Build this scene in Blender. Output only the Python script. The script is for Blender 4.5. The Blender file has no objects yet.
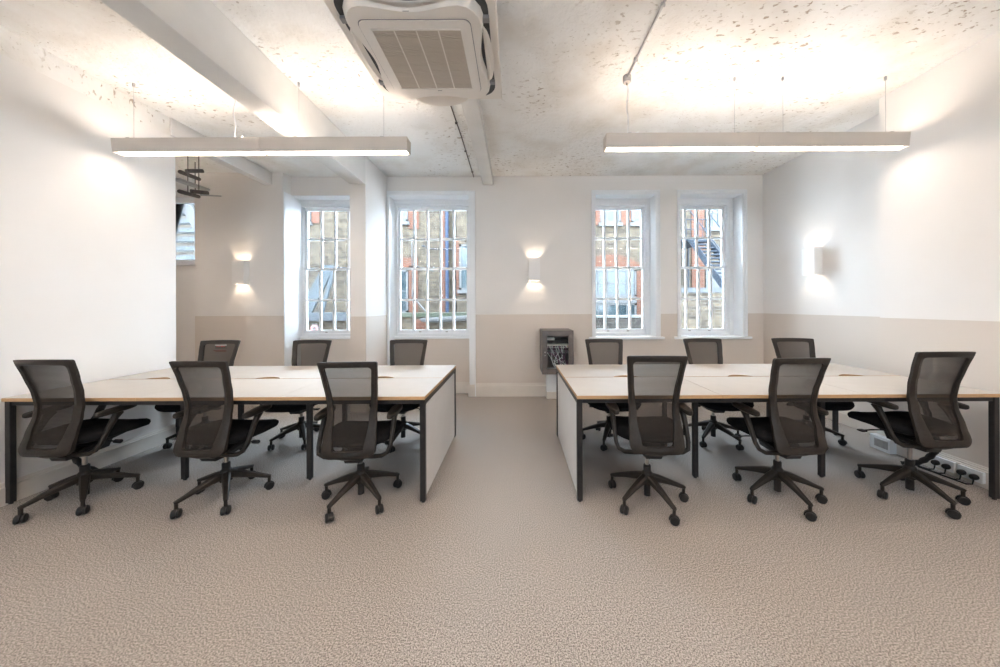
import bpy, math, random
from mathutils import Matrix, Vector
R = math.radians
C = bpy.context.scene.collection
random.seed(7)

# ---------------------------------------------------------------- camera
F = 315.0; H = 1.34
cam = bpy.data.cameras.new('camera'); co = bpy.data.objects.new('camera', cam); C.objects.link(co)
cam.sensor_width = 36.0; cam.sensor_fit = 'HORIZONTAL'; cam.lens = F / 1000 * 36
cam.shift_x = -0.016; cam.shift_y = -0.0275; cam.clip_start = 0.05
co.matrix_world = Matrix.Translation((0, 0, H)) @ Matrix.Rotation(R(90), 4, 'X') @ Matrix.Rotation(-0.0045, 4, 'Z')
bpy.context.scene.camera = co

# ---------------------------------------------------------------- world, exposure
w = bpy.data.worlds.new('sky'); bpy.context.scene.world = w; w.use_nodes = True
bg = w.node_tree.nodes['Background']; bg.inputs[0].default_value = (0.72, 0.85, 1.0, 1); bg.inputs[1].default_value = 16.5
vs = bpy.context.scene.view_settings
vs.view_transform = 'Standard'; vs.look = 'None'; vs.gamma = 1; vs.use_curve_mapping = False; vs.exposure = 1.42
LAMP_DOWN = 9.0; LAMP_UP = 22.0; LAMP_FILL = 20.0; LAMP_FILL_UP = 90.0; LAMP_COL = (1.0, 0.83, 0.69, 1)
SCONCE_W = 3.2

# ---------------------------------------------------------------- materials
MATS = {}
def nodes(name, rough=0.6, col=(0.8, 0.8, 0.8), metal=0.0, spec=0.5):
    m = bpy.data.materials.new(name); m.use_nodes = True; nt = m.node_tree
    b = nt.nodes['Principled BSDF']; b.inputs['Base Color'].default_value = (*col, 1)
    b.inputs['Roughness'].default_value = rough; b.inputs['Metallic'].default_value = metal
    b.inputs['Specular IOR Level'].default_value = spec
    MATS[name] = m
    return m, nt, b
def N(nt, t, **kw):
    n = nt.nodes.new(t)
    for k, v in kw.items(): setattr(n, k, v)
    return n
def noise_mat(name, c1, c2, scale, rough=0.6, bump=0.0, bscale=None, lo=0.35, hi=0.65, spec=0.5, metal=0.0, stretch=None, detail=4):
    m, nt, b = nodes(name, rough, c1, metal, spec)
    tc = N(nt, 'ShaderNodeTexCoord'); src = tc.outputs['Object']
    if stretch:
        mp = N(nt, 'ShaderNodeMapping'); mp.inputs['Scale'].default_value = stretch
        nt.links.new(src, mp.inputs['Vector']); src = mp.outputs['Vector']
    no = N(nt, 'ShaderNodeTexNoise'); no.inputs['Scale'].default_value = scale; no.inputs['Detail'].default_value = detail
    nt.links.new(src, no.inputs['Vector'])
    cr = N(nt, 'ShaderNodeValToRGB'); cr.color_ramp.elements[0].position = lo; cr.color_ramp.elements[1].position = hi
    cr.color_ramp.elements[0].color = (*c1, 1); cr.color_ramp.elements[1].color = (*c2, 1)
    nt.links.new(no.outputs['Fac'], cr.inputs['Fac']); nt.links.new(cr.outputs['Color'], b.inputs['Base Color'])
    if bump:
        n2 = N(nt, 'ShaderNodeTexNoise'); n2.inputs['Scale'].default_value = bscale or scale; n2.inputs['Detail'].default_value = 5
        nt.links.new(src, n2.inputs['Vector'])
        bp = N(nt, 'ShaderNodeBump'); bp.inputs['Strength'].default_value = bump; bp.inputs['Distance'].default_value = 0.01
        nt.links.new(n2.outputs['Fac'], bp.inputs['Height']); nt.links.new(bp.outputs['Normal'], b.inputs['Normal'])
    return m
def emit_mat(name, col, strength):
    m = bpy.data.materials.new(name); m.use_nodes = True; nt = m.node_tree; nt.nodes.clear()
    e = N(nt, 'ShaderNodeEmission'); e.inputs[0].default_value = col; e.inputs[1].default_value = strength
    o = N(nt, 'ShaderNodeOutputMaterial'); nt.links.new(e.outputs[0], o.inputs[0]); return m

WALLC = (0.82, 0.80, 0.78); BEIGE = (0.675, 0.615, 0.56)
def wall_mat(name, two):
    m, nt, b = nodes(name, 0.75, WALLC, 0, 0.25)
    g = N(nt, 'ShaderNodeNewGeometry')
    no = N(nt, 'ShaderNodeTexNoise'); no.inputs['Scale'].default_value = 3.0
    nt.links.new(g.outputs['Position'], no.inputs['Vector'])
    def mixer(c):
        mx = N(nt, 'ShaderNodeMixRGB'); mx.inputs[1].default_value = (*c, 1)
        mx.inputs[2].default_value = (c[0]*0.955, c[1]*0.95, c[2]*0.94, 1)
        nt.links.new(no.outputs['Fac'], mx.inputs[0]); return mx.outputs[0]
    if two:
        sp = N(nt, 'ShaderNodeSeparateXYZ'); nt.links.new(g.outputs['Position'], sp.inputs[0])
        lt = N(nt, 'ShaderNodeMath', operation='LESS_THAN'); lt.inputs[1].default_value = 1.215
        nt.links.new(sp.outputs['Z'], lt.inputs[0])
        mx = N(nt, 'ShaderNodeMixRGB'); nt.links.new(lt.outputs[0], mx.inputs[0])
        nt.links.new(mixer(WALLC), mx.inputs[1]); nt.links.new(mixer(BEIGE), mx.inputs[2])
        nt.links.new(mx.outputs[0], b.inputs['Base Color'])
    else:
        nt.links.new(mixer(WALLC), b.inputs['Base Color'])
    n2 = N(nt, 'ShaderNodeTexNoise'); n2.inputs['Scale'].default_value = 180
    nt.links.new(g.outputs['Position'], n2.inputs['Vector'])
    bp = N(nt, 'ShaderNodeBump'); bp.inputs['Strength'].default_value = 0.06; bp.inputs['Distance'].default_value = 0.004
    nt.links.new(n2.outputs['Fac'], bp.inputs['Height']); nt.links.new(bp.outputs['Normal'], b.inputs['Normal'])
    return m
wall2 = wall_mat('two_tone_wall_paint', True); wall1 = wall_mat('wall_paint', False)

def ceiling_mat():
    m, nt, b = nodes('rough_ceiling', 0.85, (0.78, 0.76, 0.73), 0, 0.1)
    g = N(nt, 'ShaderNodeNewGeometry'); P = g.outputs['Position']
    def noise(scale, detail=4, vec=None, dist=0.0):
        n = N(nt, 'ShaderNodeTexNoise'); n.inputs['Scale'].default_value = scale; n.inputs['Detail'].default_value = detail
        n.inputs['Distortion'].default_value = dist
        nt.links.new(vec or P, n.inputs['Vector']); return n.outputs['Fac']
    def ramp(src, a, bb, inv=False):
        r = N(nt, 'ShaderNodeMapRange'); r.inputs['From Min'].default_value = a; r.inputs['From Max'].default_value = bb
        if inv: r.inputs['To Min'].default_value = 1; r.inputs['To Max'].default_value = 0
        nt.links.new(src, r.inputs['Value']); return r.outputs['Result']
    def mul(a, c):
        mm = N(nt, 'ShaderNodeMath', operation='MULTIPLY')
        for i, s in enumerate((a, c)):
            if isinstance(s, (int, float)): mm.inputs[i].default_value = s
            else: nt.links.new(s, mm.inputs[i])
        return mm.outputs[0]
    mp = N(nt, 'ShaderNodeMapping'); mp.inputs['Scale'].default_value = (1.0, 1.7, 1.0); mp.inputs['Rotation'].default_value = (0, 0, 0.5)
    nt.links.new(P, mp.inputs['Vector'])
    chips = ramp(noise(19, 5, mp.outputs[0], 0.4), 0.60, 0.66)          # scattered pock marks
    zone = ramp(noise(1.1, 3), 0.46, 0.62)                              # where they cluster
    chips2 = ramp(noise(40, 3, mp.outputs[0]), 0.63, 0.70)
    zone2 = ramp(noise(1.9, 2), 0.45, 0.66)
    a = mul(chips, zone); c = mul(chips2, zone2)
    mx = N(nt, 'ShaderNodeMath', operation='MAXIMUM'); nt.links.new(a, mx.inputs[0]); nt.links.new(mul(c, 0.7), mx.inputs[1])
    col = N(nt, 'ShaderNodeMixRGB'); col.inputs[1].default_value = (0.85, 0.84, 0.82, 1); col.inputs[2].default_value = (0.36, 0.29, 0.22, 1)
    nt.links.new(mul(mx.outputs[0], 0.8), col.inputs[0])
    blot = N(nt, 'ShaderNodeMixRGB', blend_type='MULTIPLY'); blot.inputs[2].default_value = (0.88, 0.855, 0.82, 1)
    nt.links.new(ramp(noise(2.6, 5), 0.45, 0.7), blot.inputs[0]); nt.links.new(col.outputs[0], blot.inputs[1])
    nt.links.new(blot.outputs[0], b.inputs['Base Color'])
    ad = N(nt, 'ShaderNodeMath', operation='ADD'); nt.links.new(noise(22, 6, None, 0.3), ad.inputs[0]); nt.links.new(mul(mx.outputs[0], -0.6), ad.inputs[1])
    bp = N(nt, 'ShaderNodeBump'); bp.inputs['Strength'].default_value = 0.45; bp.inputs['Distance'].default_value = 0.02
    nt.links.new(ad.outputs[0], bp.inputs['Height']); nt.links.new(bp.outputs['Normal'], b.inputs['Normal'])
    return m
ceil_m = ceiling_mat()

def carpet_mat():
    m, nt, b = nodes('loop_carpet', 0.95, (0.3, 0.27, 0.25), 0, 0.05)
    g = N(nt, 'ShaderNodeNewGeometry')
    n1 = N(nt, 'ShaderNodeTexNoise'); n1.inputs['Scale'].default_value = 165; n1.inputs['Detail'].default_value = 6; n1.inputs['Roughness'].default_value = 0.75
    n2 = N(nt, 'ShaderNodeTexNoise'); n2.inputs['Scale'].default_value = 1.4; n2.inputs['Detail'].default_value = 3
    for n in (n1, n2): nt.links.new(g.outputs['Position'], n.inputs['Vector'])
    cr = N(nt, 'ShaderNodeValToRGB'); e = cr.color_ramp.elements
    e[0].position = 0.41; e[0].color = (0.150, 0.134, 0.122, 1); e[1].position = 0.59; e[1].color = (0.60, 0.548, 0.508, 1)
    nt.links.new(n1.outputs['Fac'], cr.inputs['Fac'])
    mx = N(nt, 'ShaderNodeMixRGB', blend_type='MULTIPLY'); mx.inputs[2].default_value = (0.86, 0.86, 0.86, 1)
    nt.links.new(n2.outputs['Fac'], mx.inputs[0]); nt.links.new(cr.outputs['Color'], mx.inputs[1]); nt.links.new(mx.outputs[0], b.inputs['Base Color'])
    bp = N(nt, 'ShaderNodeBump'); bp.inputs['Strength'].default_value = 0.5; bp.inputs['Distance'].default_value = 0.006
    nt.links.new(n1.outputs['Fac'], bp.inputs['Height']); nt.links.new(bp.outputs['Normal'], b.inputs['Normal'])
    return m
carpet = carpet_mat()

def brick_mat(name, c1, c2, mortar, scale=1.0, vary=None):
    m, nt, b = nodes(name, 0.9, c1, 0, 0.1)
    g = N(nt, 'ShaderNodeNewGeometry'); sp = N(nt, 'ShaderNodeSeparateXYZ'); nt.links.new(g.outputs['Position'], sp.inputs[0])
    ad = N(nt, 'ShaderNodeMath', operation='ADD'); nt.links.new(sp.outputs['X'], ad.inputs[0]); nt.links.new(sp.outputs['Y'], ad.inputs[1])
    cb = N(nt, 'ShaderNodeCombineXYZ'); nt.links.new(ad.outputs[0], cb.inputs['X']); nt.links.new(sp.outputs['Z'], cb.inputs['Y'])
    br = N(nt, 'ShaderNodeTexBrick'); br.inputs['Scale'].default_value = scale
    br.inputs['Color1'].default_value = (*c1, 1); br.inputs['Color2'].default_value = (*c2, 1); br.inputs['Mortar'].default_value = (*mortar, 1)
    br.inputs['Brick Width'].default_value = 0.235; br.inputs['Row Height'].default_value = 0.082; br.inputs['Mortar Size'].default_value = 0.011
    br.inputs['Bias'].default_value = 0.0
    nt.links.new(cb.outputs[0], br.inputs['Vector'])
    no = N(nt, 'ShaderNodeTexNoise'); no.inputs['Scale'].default_value = 7.0; no.inputs['Detail'].default_value = 4; nt.links.new(cb.outputs[0], no.inputs['Vector'])
    mx = N(nt, 'ShaderNodeMixRGB', blend_type='MULTIPLY'); mx.inputs[2].default_value = (*(vary or (0.5, 0.48, 0.5)), 1)
    mr = N(nt, 'ShaderNodeMapRange'); mr.inputs['From Min'].default_value = 0.45; mr.inputs['From Max'].default_value = 0.68
    nt.links.new(no.outputs['Fac'], mr.inputs['Value']); nt.links.new(mr.outputs['Result'], mx.inputs[0])
    nt.links.new(br.outputs['Color'], mx.inputs[1]); nt.links.new(mx.outputs[0], b.inputs['Base Color'])
    return m
stock = brick_mat('stock_brick', (0.0480, 0.0358, 0.0230), (0.0179, 0.0134, 0.0102), (0.0435, 0.0384, 0.0307))  # outdoor brick kept far darker than real brick, offsetting the overbright sky
redb = brick_mat('red_brick', (0.0576, 0.0218, 0.0128), (0.0435, 0.0173, 0.0102), (0.0448, 0.0320, 0.0256), vary=(0.8, 0.75, 0.75))
darkb = brick_mat('weathered_brick', (0.0237, 0.0192, 0.0160), (0.0128, 0.0115, 0.0096), (0.0384, 0.0352, 0.0320))

white_paint = noise_mat('white_gloss_paint', (0.86, 0.88, 0.90), (0.84, 0.86, 0.88), 6, 0.35)
skirt_paint = noise_mat('cream_skirting_paint', (0.72, 0.675, 0.62), (0.68, 0.635, 0.58), 5, 0.45)
beam_paint = noise_mat('beam_paint', (0.74, 0.725, 0.70), (0.70, 0.685, 0.66), 5, 0.7, 0.1, 60, spec=0.25)
laminate = noise_mat('white_laminate', (0.46, 0.42, 0.375), (0.445, 0.405, 0.36), 9, 0.55, spec=0.3)
ply = noise_mat('plywood_edge', (0.52, 0.33, 0.17), (0.42, 0.25, 0.12), 14, 0.5, stretch=(1, 1, 30))
black_metal = noise_mat('black_powder_coat', (0.018, 0.017, 0.018), (0.026, 0.024, 0.024), 30, 0.42, 0.05, 300)
panel_white = noise_mat('white_board', (0.62, 0.615, 0.61), (0.60, 0.595, 0.59), 8, 0.45)
plastic = noise_mat('charcoal_plastic', (0.019, 0.0152, 0.0126), (0.026, 0.021, 0.0175), 60, 0.45, 0.08, 500)
plastic_dk = noise_mat('black_plastic', (0.014, 0.013, 0.013), (0.022, 0.020, 0.020), 60, 0.5)
chrome = noise_mat('brushed_steel', (0.45, 0.43, 0.41), (0.38, 0.36, 0.35), 20, 0.3, metal=1.0)
fabric = noise_mat('black_woven_seat', (0.008, 0.008, 0.009), (0.016, 0.015, 0.016), 240, 0.95, 0.3, 300, spec=0.1)
lamp_body = noise_mat('white_aluminium', (0.62, 0.57, 0.52), (0.60, 0.55, 0.50), 10, 0.45)
ac_white = noise_mat('ac_off_white_plastic', (0.80, 0.755, 0.70), (0.785, 0.74, 0.685), 6, 0.4)
ac_grille = noise_mat('ac_grille_plastic', (0.56, 0.50, 0.43), (0.54, 0.48, 0.41), 6, 0.5)
ac_dark = noise_mat('ac_dark_recess', (0.05, 0.05, 0.05), (0.08, 0.08, 0.08), 12, 0.7)
ac_grey = noise_mat('ac_grey_corner', (0.28, 0.27, 0.27), (0.25, 0.24, 0.24), 12, 0.6)
cab_grey = noise_mat('grey_steel_cabinet', (0.115, 0.10, 0.095), (0.13, 0.115, 0.108), 20, 0.45)
cab_in = noise_mat('cabinet_inside', (0.05, 0.048, 0.05), (0.07, 0.066, 0.07), 10, 0.6)
cable_white = noise_mat('pale_cable', (0.85, 0.86, 0.86), (0.8, 0.8, 0.8), 30, 0.5)
cable_purple = noise_mat('purple_cable', (0.30, 0.13, 0.22), (0.22, 0.10, 0.16), 30, 0.5)
galv = noise_mat('galvanised_steel', (0.50, 0.50, 0.50), (0.42, 0.42, 0.43), 30, 0.45, metal=0.6)
rubber_pipe = noise_mat('dark_pipe_lagging', (0.10, 0.09, 0.085), (0.16, 0.14, 0.13), 16, 0.8)
iron = noise_mat('painted_iron', (0.0077, 0.0102, 0.0147), (0.0128, 0.0166, 0.0218), 14, 0.55)
blue_pipe = noise_mat('blue_black_downpipe', (0.0090, 0.0141, 0.0250), (0.0128, 0.0186, 0.0326), 9, 0.5)
stone = noise_mat('pale_stone', (0.0506, 0.0512, 0.0467), (0.0397, 0.0416, 0.0378), 5, 0.85)
moss = noise_mat('mossy_coping', (0.0237, 0.0275, 0.0179), (0.0358, 0.0378, 0.0301), 6, 0.9)
ext_white = noise_mat('exterior_white_paint', (0.0475, 0.0470, 0.0465), (0.0435, 0.0425, 0.0420), 5, 0.8)  # like most outdoor finishes, darkened below real paint to offset the strong sky
ext_glass = noise_mat('dark_window_glass', (0.0090, 0.0141, 0.0166), (0.0250, 0.0326, 0.0352), 1.6, 0.12, spec=0.25)
steel_pale = noise_mat('pale_blue_grey_steel', (0.0326, 0.0378, 0.0416), (0.0397, 0.0448, 0.0480), 5, 0.5)
yard = noise_mat('courtyard_paving', (0.150, 0.150, 0.145), (0.190, 0.190, 0.180), 4, 0.9)
roofing = noise_mat('grey_slate', (0.0256, 0.0275, 0.0307), (0.0352, 0.0371, 0.0397), 8, 0.8)
red_paint = noise_mat('red_print', (0.55, 0.05, 0.04), (0.45, 0.05, 0.04), 20, 0.5)
tag_white = noise_mat('pale_label_film', (0.45, 0.44, 0.42), (0.40, 0.39, 0.38), 20, 0.5)
blue_thing = noise_mat('blue_plastic', (0.05, 0.12, 0.45), (0.05, 0.10, 0.38), 20, 0.5)
orange_m = noise_mat('amber_plastic', (0.6, 0.3, 0.08), (0.5, 0.25, 0.06), 20, 0.5)

def mesh_fabric():
    m = bpy.data.materials.new('sheer_mesh_fabric'); m.use_nodes = True; nt = m.node_tree; nt.nodes.clear()
    d = N(nt, 'ShaderNodeBsdfDiffuse'); t = N(nt, 'ShaderNodeBsdfTransparent'); mx = N(nt, 'ShaderNodeMixShader'); o = N(nt, 'ShaderNodeOutputMaterial')
    tc = N(nt, 'ShaderNodeTexCoord'); wv = N(nt, 'ShaderNodeTexWave', bands_direction='Z'); wv.inputs['Scale'].default_value = 40
    nt.links.new(tc.outputs['Object'], wv.inputs['Vector'])
    mr = N(nt, 'ShaderNodeMapRange'); mr.inputs['To Min'].default_value = 0.74; mr.inputs['To Max'].default_value = 0.64
    nt.links.new(wv.outputs['Fac'], mr.inputs['Value'])
    d.inputs[0].default_value = (0.040, 0.034, 0.030, 1)
    lw = N(nt, 'ShaderNodeLayerWeight'); lw.inputs[0].default_value = 0.35
    ad = N(nt, 'ShaderNodeMath', operation='MULTIPLY_ADD', use_clamp=True); ad.inputs[1].default_value = 0.55
    nt.links.new(lw.outputs['Facing'], ad.inputs[0]); nt.links.new(mr.outputs[0], ad.inputs[2])
    nt.links.new(ad.outputs[0], mx.inputs[0]); nt.links.new(t.outputs[0], mx.inputs[1]); nt.links.new(d.outputs[0], mx.inputs[2]); nt.links.new(mx.outputs[0], o.inputs[0])
    return m
for k_, v_ in (('charcoal_plastic', .28), ('black_plastic', .3), ('blue_black_downpipe', .08), ('painted_iron', .08), ('pale_blue_grey_steel', .1), ('exterior_white_paint', .1), ('grey_slate', .1), ('mossy_coping', .1), ('black_powder_coat', .3)):
    MATS[k_].node_tree.nodes['Principled BSDF'].inputs['Specular IOR Level'].default_value = v_
mesh_m = mesh_fabric()
def pane_mat():
    m = bpy.data.materials.new('clear_pane'); m.use_nodes = True; nt = m.node_tree; nt.nodes.clear()
    g = N(nt, 'ShaderNodeBsdfGlossy'); g.inputs['Roughness'].default_value = 0.02
    t = N(nt, 'ShaderNodeBsdfTransparent'); t.inputs[0].default_value = (0.96, 0.98, 0.98, 1)
    f = N(nt, 'ShaderNodeFresnel'); f.inputs[0].default_value = 1.35
    mx = N(nt, 'ShaderNodeMixShader'); o = N(nt, 'ShaderNodeOutputMaterial')
    nt.links.new(f.outputs[0], mx.inputs[0]); nt.links.new(t.outputs[0], mx.inputs[1]); nt.links.new(g.outputs[0], mx.inputs[2]); nt.links.new(mx.outputs[0], o.inputs[0])
    return m
pane_m = pane_mat()
led_down = emit_mat('led_diffuser', LAMP_COL, LAMP_DOWN)
led_fill = emit_mat('led_diffuser_fill', LAMP_COL, LAMP_FILL)  # stronger emission for the unseen lamps added as fill
led_fill_up = emit_mat('led_uplight_fill', LAMP_COL, LAMP_FILL_UP)
led_up = emit_mat('led_uplight', LAMP_COL, LAMP_UP)
led_warm = emit_mat('sconce_led', (1.0, 0.74, 0.50, 1), 3.0)

# ---------------------------------------------------------------- mesh builder
class MB:
    def __init__(s): s.v = []; s.f = []; s.mi = []
    def add(s, vs, fs, mi=0):
        o = len(s.v); s.v += [tuple(p) for p in vs]; s.f += [tuple(i + o for i in f) for f in fs]; s.mi += [mi] * len(fs); return s
    def box(s, x0, x1, y0, y1, z0, z1, mi=0):
        v = [(x, y, z) for z in (z0, z1) for y in (y0, y1) for x in (x0, x1)]
        return s.add(v, [(0, 2, 3, 1), (4, 5, 7, 6), (0, 1, 5, 4), (2, 6, 7, 3), (0, 4, 6, 2), (1, 3, 7, 5)], mi)
    def loft(s, loops, cap=True, closed=False, mi=0):
        n = len(loops[0]); vs = [p for l in loops for p in l]; fs = []
        m = len(loops)
        for k in range(m if closed else m - 1):
            a = k * n; b = ((k + 1) % m) * n
            for i in range(n):
                j = (i + 1) % n; fs.append((a + i, a + j, b + j, b + i))
        if cap and not closed: fs.append(tuple(reversed(range(n)))); fs.append(tuple((m - 1) * n + i for i in range(n)))
        return s.add(vs, fs, mi)
    def sweep(s, pts, sec, cap=True, up=(0, 0, 1), mi=0):
        """pts: points; sec(k) -> list of (a, b) offsets in (side, up') frame"""
        pts = [Vector(p) for p in pts]; loops = []
        for k, p in enumerate(pts):
            t = (pts[min(k + 1, len(pts) - 1)] - pts[max(k - 1, 0)]).normalized()
            u = Vector(up)
            if abs(t.dot(u)) > 0.97: u = Vector((0, 1, 0)) if abs(t.y) < 0.9 else Vector((1, 0, 0))
            sd = t.cross(u).normalized(); uu = sd.cross(t).normalized()
            loops.append([tuple(p + sd * a + uu * b) for a, b in sec(k)])
        return s.loft(loops, cap, mi=mi)
    def tube(s, pts, r, n=10, mi=0, up=(0, 0, 1)):
        rr = r if callable(r) else (lambda k: r)
        return s.sweep(pts, lambda k: [(rr(k) * math.cos(2 * math.pi * i / n), rr(k) * math.sin(2 * math.pi * i / n)) for i in range(n)], up=up, mi=mi)
    def bar(s, pts, wfun, hfun, up=(0, 0, 1), mi=0):
        def sec(k):
            a = wfun(k) / 2; b = hfun(k) / 2; c = min(a, b) * 0.45
            return [(a, -b + c), (a, b - c), (a - c, b), (-a + c, b), (-a, b - c), (-a, -b + c), (-a + c, -b), (a - c, -b)]
        return s.sweep(pts, sec, up=up, mi=mi)
    def lathe(s, prof, c=(0, 0, 0), n=20, mi=0, axis='Z'):
        loops = []
        for r, z in prof:
            l = []
            for i in range(n):
                a = 2 * math.pi * i / n; p = (r * math.cos(a), r * math.sin(a), z)
                if axis == 'X': p = (z, p[0], p[1])
                if axis == 'Y': p = (p[0], z, p[1])
                l.append((p[0] + c[0], p[1] + c[1], p[2] + c[2]))
            loops.append(l)
        return s.loft(loops, mi=mi)
    def prism(s, poly, axis, a, b, mi=0):
        def P(u, v, t): return {'X': (t, u, v), 'Y': (u, t, v), 'Z': (u, v, t)}[axis]
        return s.loft([[P(u, v, a) for u, v in poly], [P(u, v, b) for u, v in poly]], mi=mi)
    def build(s, name, mats, parent=None, bevel=0.0, smooth=False, subsurf=0):
        me = bpy.data.meshes.new(name); me.from_pydata(s.v, [], s.f); me.validate()
        ms = mats if isinstance(mats, (list, tuple)) else [mats]
        for m in ms: me.materials.append(m)
        if len(me.polygons) == len(s.mi):
            for p, i in zip(me.polygons, s.mi): p.material_index = i
        import bmesh
        bm = bmesh.new(); bm.from_mesh(me); bmesh.ops.recalc_face_normals(bm, faces=bm.faces); bm.to_mesh(me); bm.free()
        o = bpy.data.objects.new(name, me); C.objects.link(o)
        if parent is not None: o.parent = parent
        if bevel:
            md = o.modifiers.new('bevel', 'BEVEL'); md.width = bevel; md.segments = 2; md.limit_method = 'ANGLE'; md.angle_limit = R(40)
        if subsurf:
            md = o.modifiers.new('sub', 'SUBSURF'); md.levels = subsurf; md.render_levels = subsurf
        if smooth or subsurf:
            for p in me.polygons: p.use_smooth = True
            if not subsurf:
                try: me.set_sharp_from_angle(angle=R(38))
                except Exception: pass
        return o
def box(name, x0, x1, y0, y1, z0, z1, mat, parent=None, bevel=0.0): return MB().box(x0, x1, y0, y1, z0, z1).build(name, mat, parent, bevel)
def tag(o, label=None, cat=None, group=None, kind=None):
    if label: o['label'] = label
    if cat: o['category'] = cat
    if group: o['group'] = group
    if kind: o['kind'] = kind
    return o
def thing(name, label, cat, loc=(0, 0, 0), rz=0.0, group=None):
    o = bpy.data.objects.new(name, None); C.objects.link(o); o.location = loc; o.rotation_euler = (0, 0, rz); o.empty_display_size = 0.1
    return tag(o, label, cat, group)
def struct(o, label=None): o['kind'] = 'structure'; return tag(o, label) if label else o
def copy_tree(o, parent=None):
    c = o.copy(); C.objects.link(c)
    if parent is not None: c.parent = parent
    for ch in list(o.children): copy_tree(ch, c)
    return c

# ---------------------------------------------------------------- room shell
YB = 4.685; ZC = 3.27; XL = -3.50; XR = 3.42; XR2 = 3.68; YL = -3.2; YW = 4.90
struct(box('floor', -6.4, 4.2, YL - .2, 5.3, -0.12, 0, carpet))
c = MB().box(-6.4, 4.2, YL - .2, 5.3, ZC, ZC + 0.2)
struct(c.build('ceiling', ceil_m))
# the joists and beams that hang below the ceiling
struct(box('trim_1', -2.11, -1.91, YL, 4.02, 2.90, ZC, beam_paint, bevel=0.006), 'wide white boxed beam running from above camera to the pier')
struct(MB().box(-0.48, -0.33, YL, 1.65, 3.14, ZC).box(-0.48, -0.33, 2.50, YB, 3.14, ZC).build('trim_2', beam_paint, bevel=0.006), 'shallow white beam down the middle of the ceiling')
struct(box('trim_3', -3.61, -3.49, 3.2, 4.53, 3.09, ZC, beam_paint, bevel=0.006), 'short white beam past the end of the left wall')
struct(MB().box(-3.64, -3.512, YL, 3.235, 3.075, ZC).build('trim_4', ceil_m), 'rough plaster downstand over the left wall')
# left partition, right walls, rear
struct(MB().box(XL - 0.14, XL, YL, 3.243, 0, 3.075).build('wall_left', wall1))
r = MB().box(XR, XR + 0.6, YL, 2.96, 0, ZC).box(XR2, XR + 0.6, 2.96, YB, 0, ZC)
struct(r.build('wall_right', wall2))
m = MB().box(-6.4, 4.2, YL - .2, YL, 0, 1.75).box(-6.4, 4.2, YL - .2, YL, 2.85, ZC).box(-6.4, -1.9, YL - .2, YL, 1.75, 2.85).box(-1.3, 1.3, YL - .2, YL, 1.75, 2.85).box(1.9, 4.2, YL - .2, YL, 1.75, 2.85)
struct(m.build('wall_rear', wall1))
for n_, a_ in ((6, -1.9), (7, 1.3)):  # unseen rear windows added to bring in fill daylight
    m = MB().box(a_, a_ + .6, YL - .12, YL - .06, 1.75, 1.80).box(a_, a_ + .6, YL - .12, YL - .06, 2.80, 2.85).box(a_, a_ + .05, YL - .12, YL - .06, 1.8, 2.8).box(a_ + .55, a_ + .6, YL - .12, YL - .06, 1.8, 2.8).box(a_ + .285, a_ + .315, YL - .11, YL - .07, 1.8, 2.8)
    wq = struct(m.build('window_%d' % n_, white_paint)); box('glass', a_ + .05, a_ + .55, YL - .092, YL - .088, 1.8, 2.8, pane_m, wq)
    ld = bpy.data.lights.new('window_portal', 'AREA'); ld.shape = 'RECTANGLE'; ld.size = .6; ld.size_y = 1.1; ld.cycles.is_portal = True
    lo = bpy.data.objects.new('window_portal', ld); C.objects.link(lo); lo.location = (a_ + .3, YL - .21, 2.3); lo.rotation_euler = (R(90), 0, 0)
struct(box('wall_far_left', -6.4, -6.2, YL, 5.3, 0, ZC, wall1))
# back wall with its four window openings
OP = {1: (-3.336, -2.11), 2: (-1.89, -0.69), 3: (1.18, 2.09), 4: (2.45, 3.38)}
ZH = 3.00; ZS = 0.875; YO = 5.05
b = MB()
b.box(-4.606, -3.336, 4.52, YO, 0, ZC)
b.box(-2.11, -1.89, YB, YO, 0, ZC)
b.box(-0.69, 1.18, YB, YO, 0, ZC)
b.box(2.09, 2.45 - .0, YB, YO, 0, ZC)
b.box(3.38, 4.2, YB, YO, 0, ZC)
for n, (x0, x1) in OP.items():
    b.box(x0, x1, YB, YO, ZH, ZC)
    b.box(x0, x1, YB if n > 2 else 4.87, YO, 0, ZS - 0.02)
struct(b.build('wall_back', wall2))
struct(box('wall_pier', -2.11, -1.91, 4.01, YB, 0, ZC, wall2))
# the passage beyond the left wall
p = MB().box(-4.606, -4.5, YO, 5.2, 0, ZC).box(-6.4, -5.95, 5.2, 5.4, 0, ZC).box(-5.05, -4.5, 5.2, 5.4, 0, ZC)
p.box(-5.95, -5.05, 5.2, 5.4, 0, 2.06).box(-5.95, -5.05, 5.2, 5.4, 3.17, ZC)
struct(p.build('wall_passage', wall1))
wp = struct(MB().box(-5.95, -5.05, 5.24, 5.30, 2.06, 2.13).box(-5.95, -5.05, 5.24, 5.30, 3.08, 3.17)
            .box(-5.95, -5.89, 5.24, 5.30, 2.06, 3.17).box(-5.11, -5.05, 5.24, 5.30, 2.06, 3.17).build('window_5', white_paint))
box('glass', -5.89, -5.11, 5.268, 5.272, 2.13, 3.08, pane_m, wp)
box('sill', -5.98, -5.02, 5.15, 5.24, 2.03, 2.06, white_paint, wp)

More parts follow.
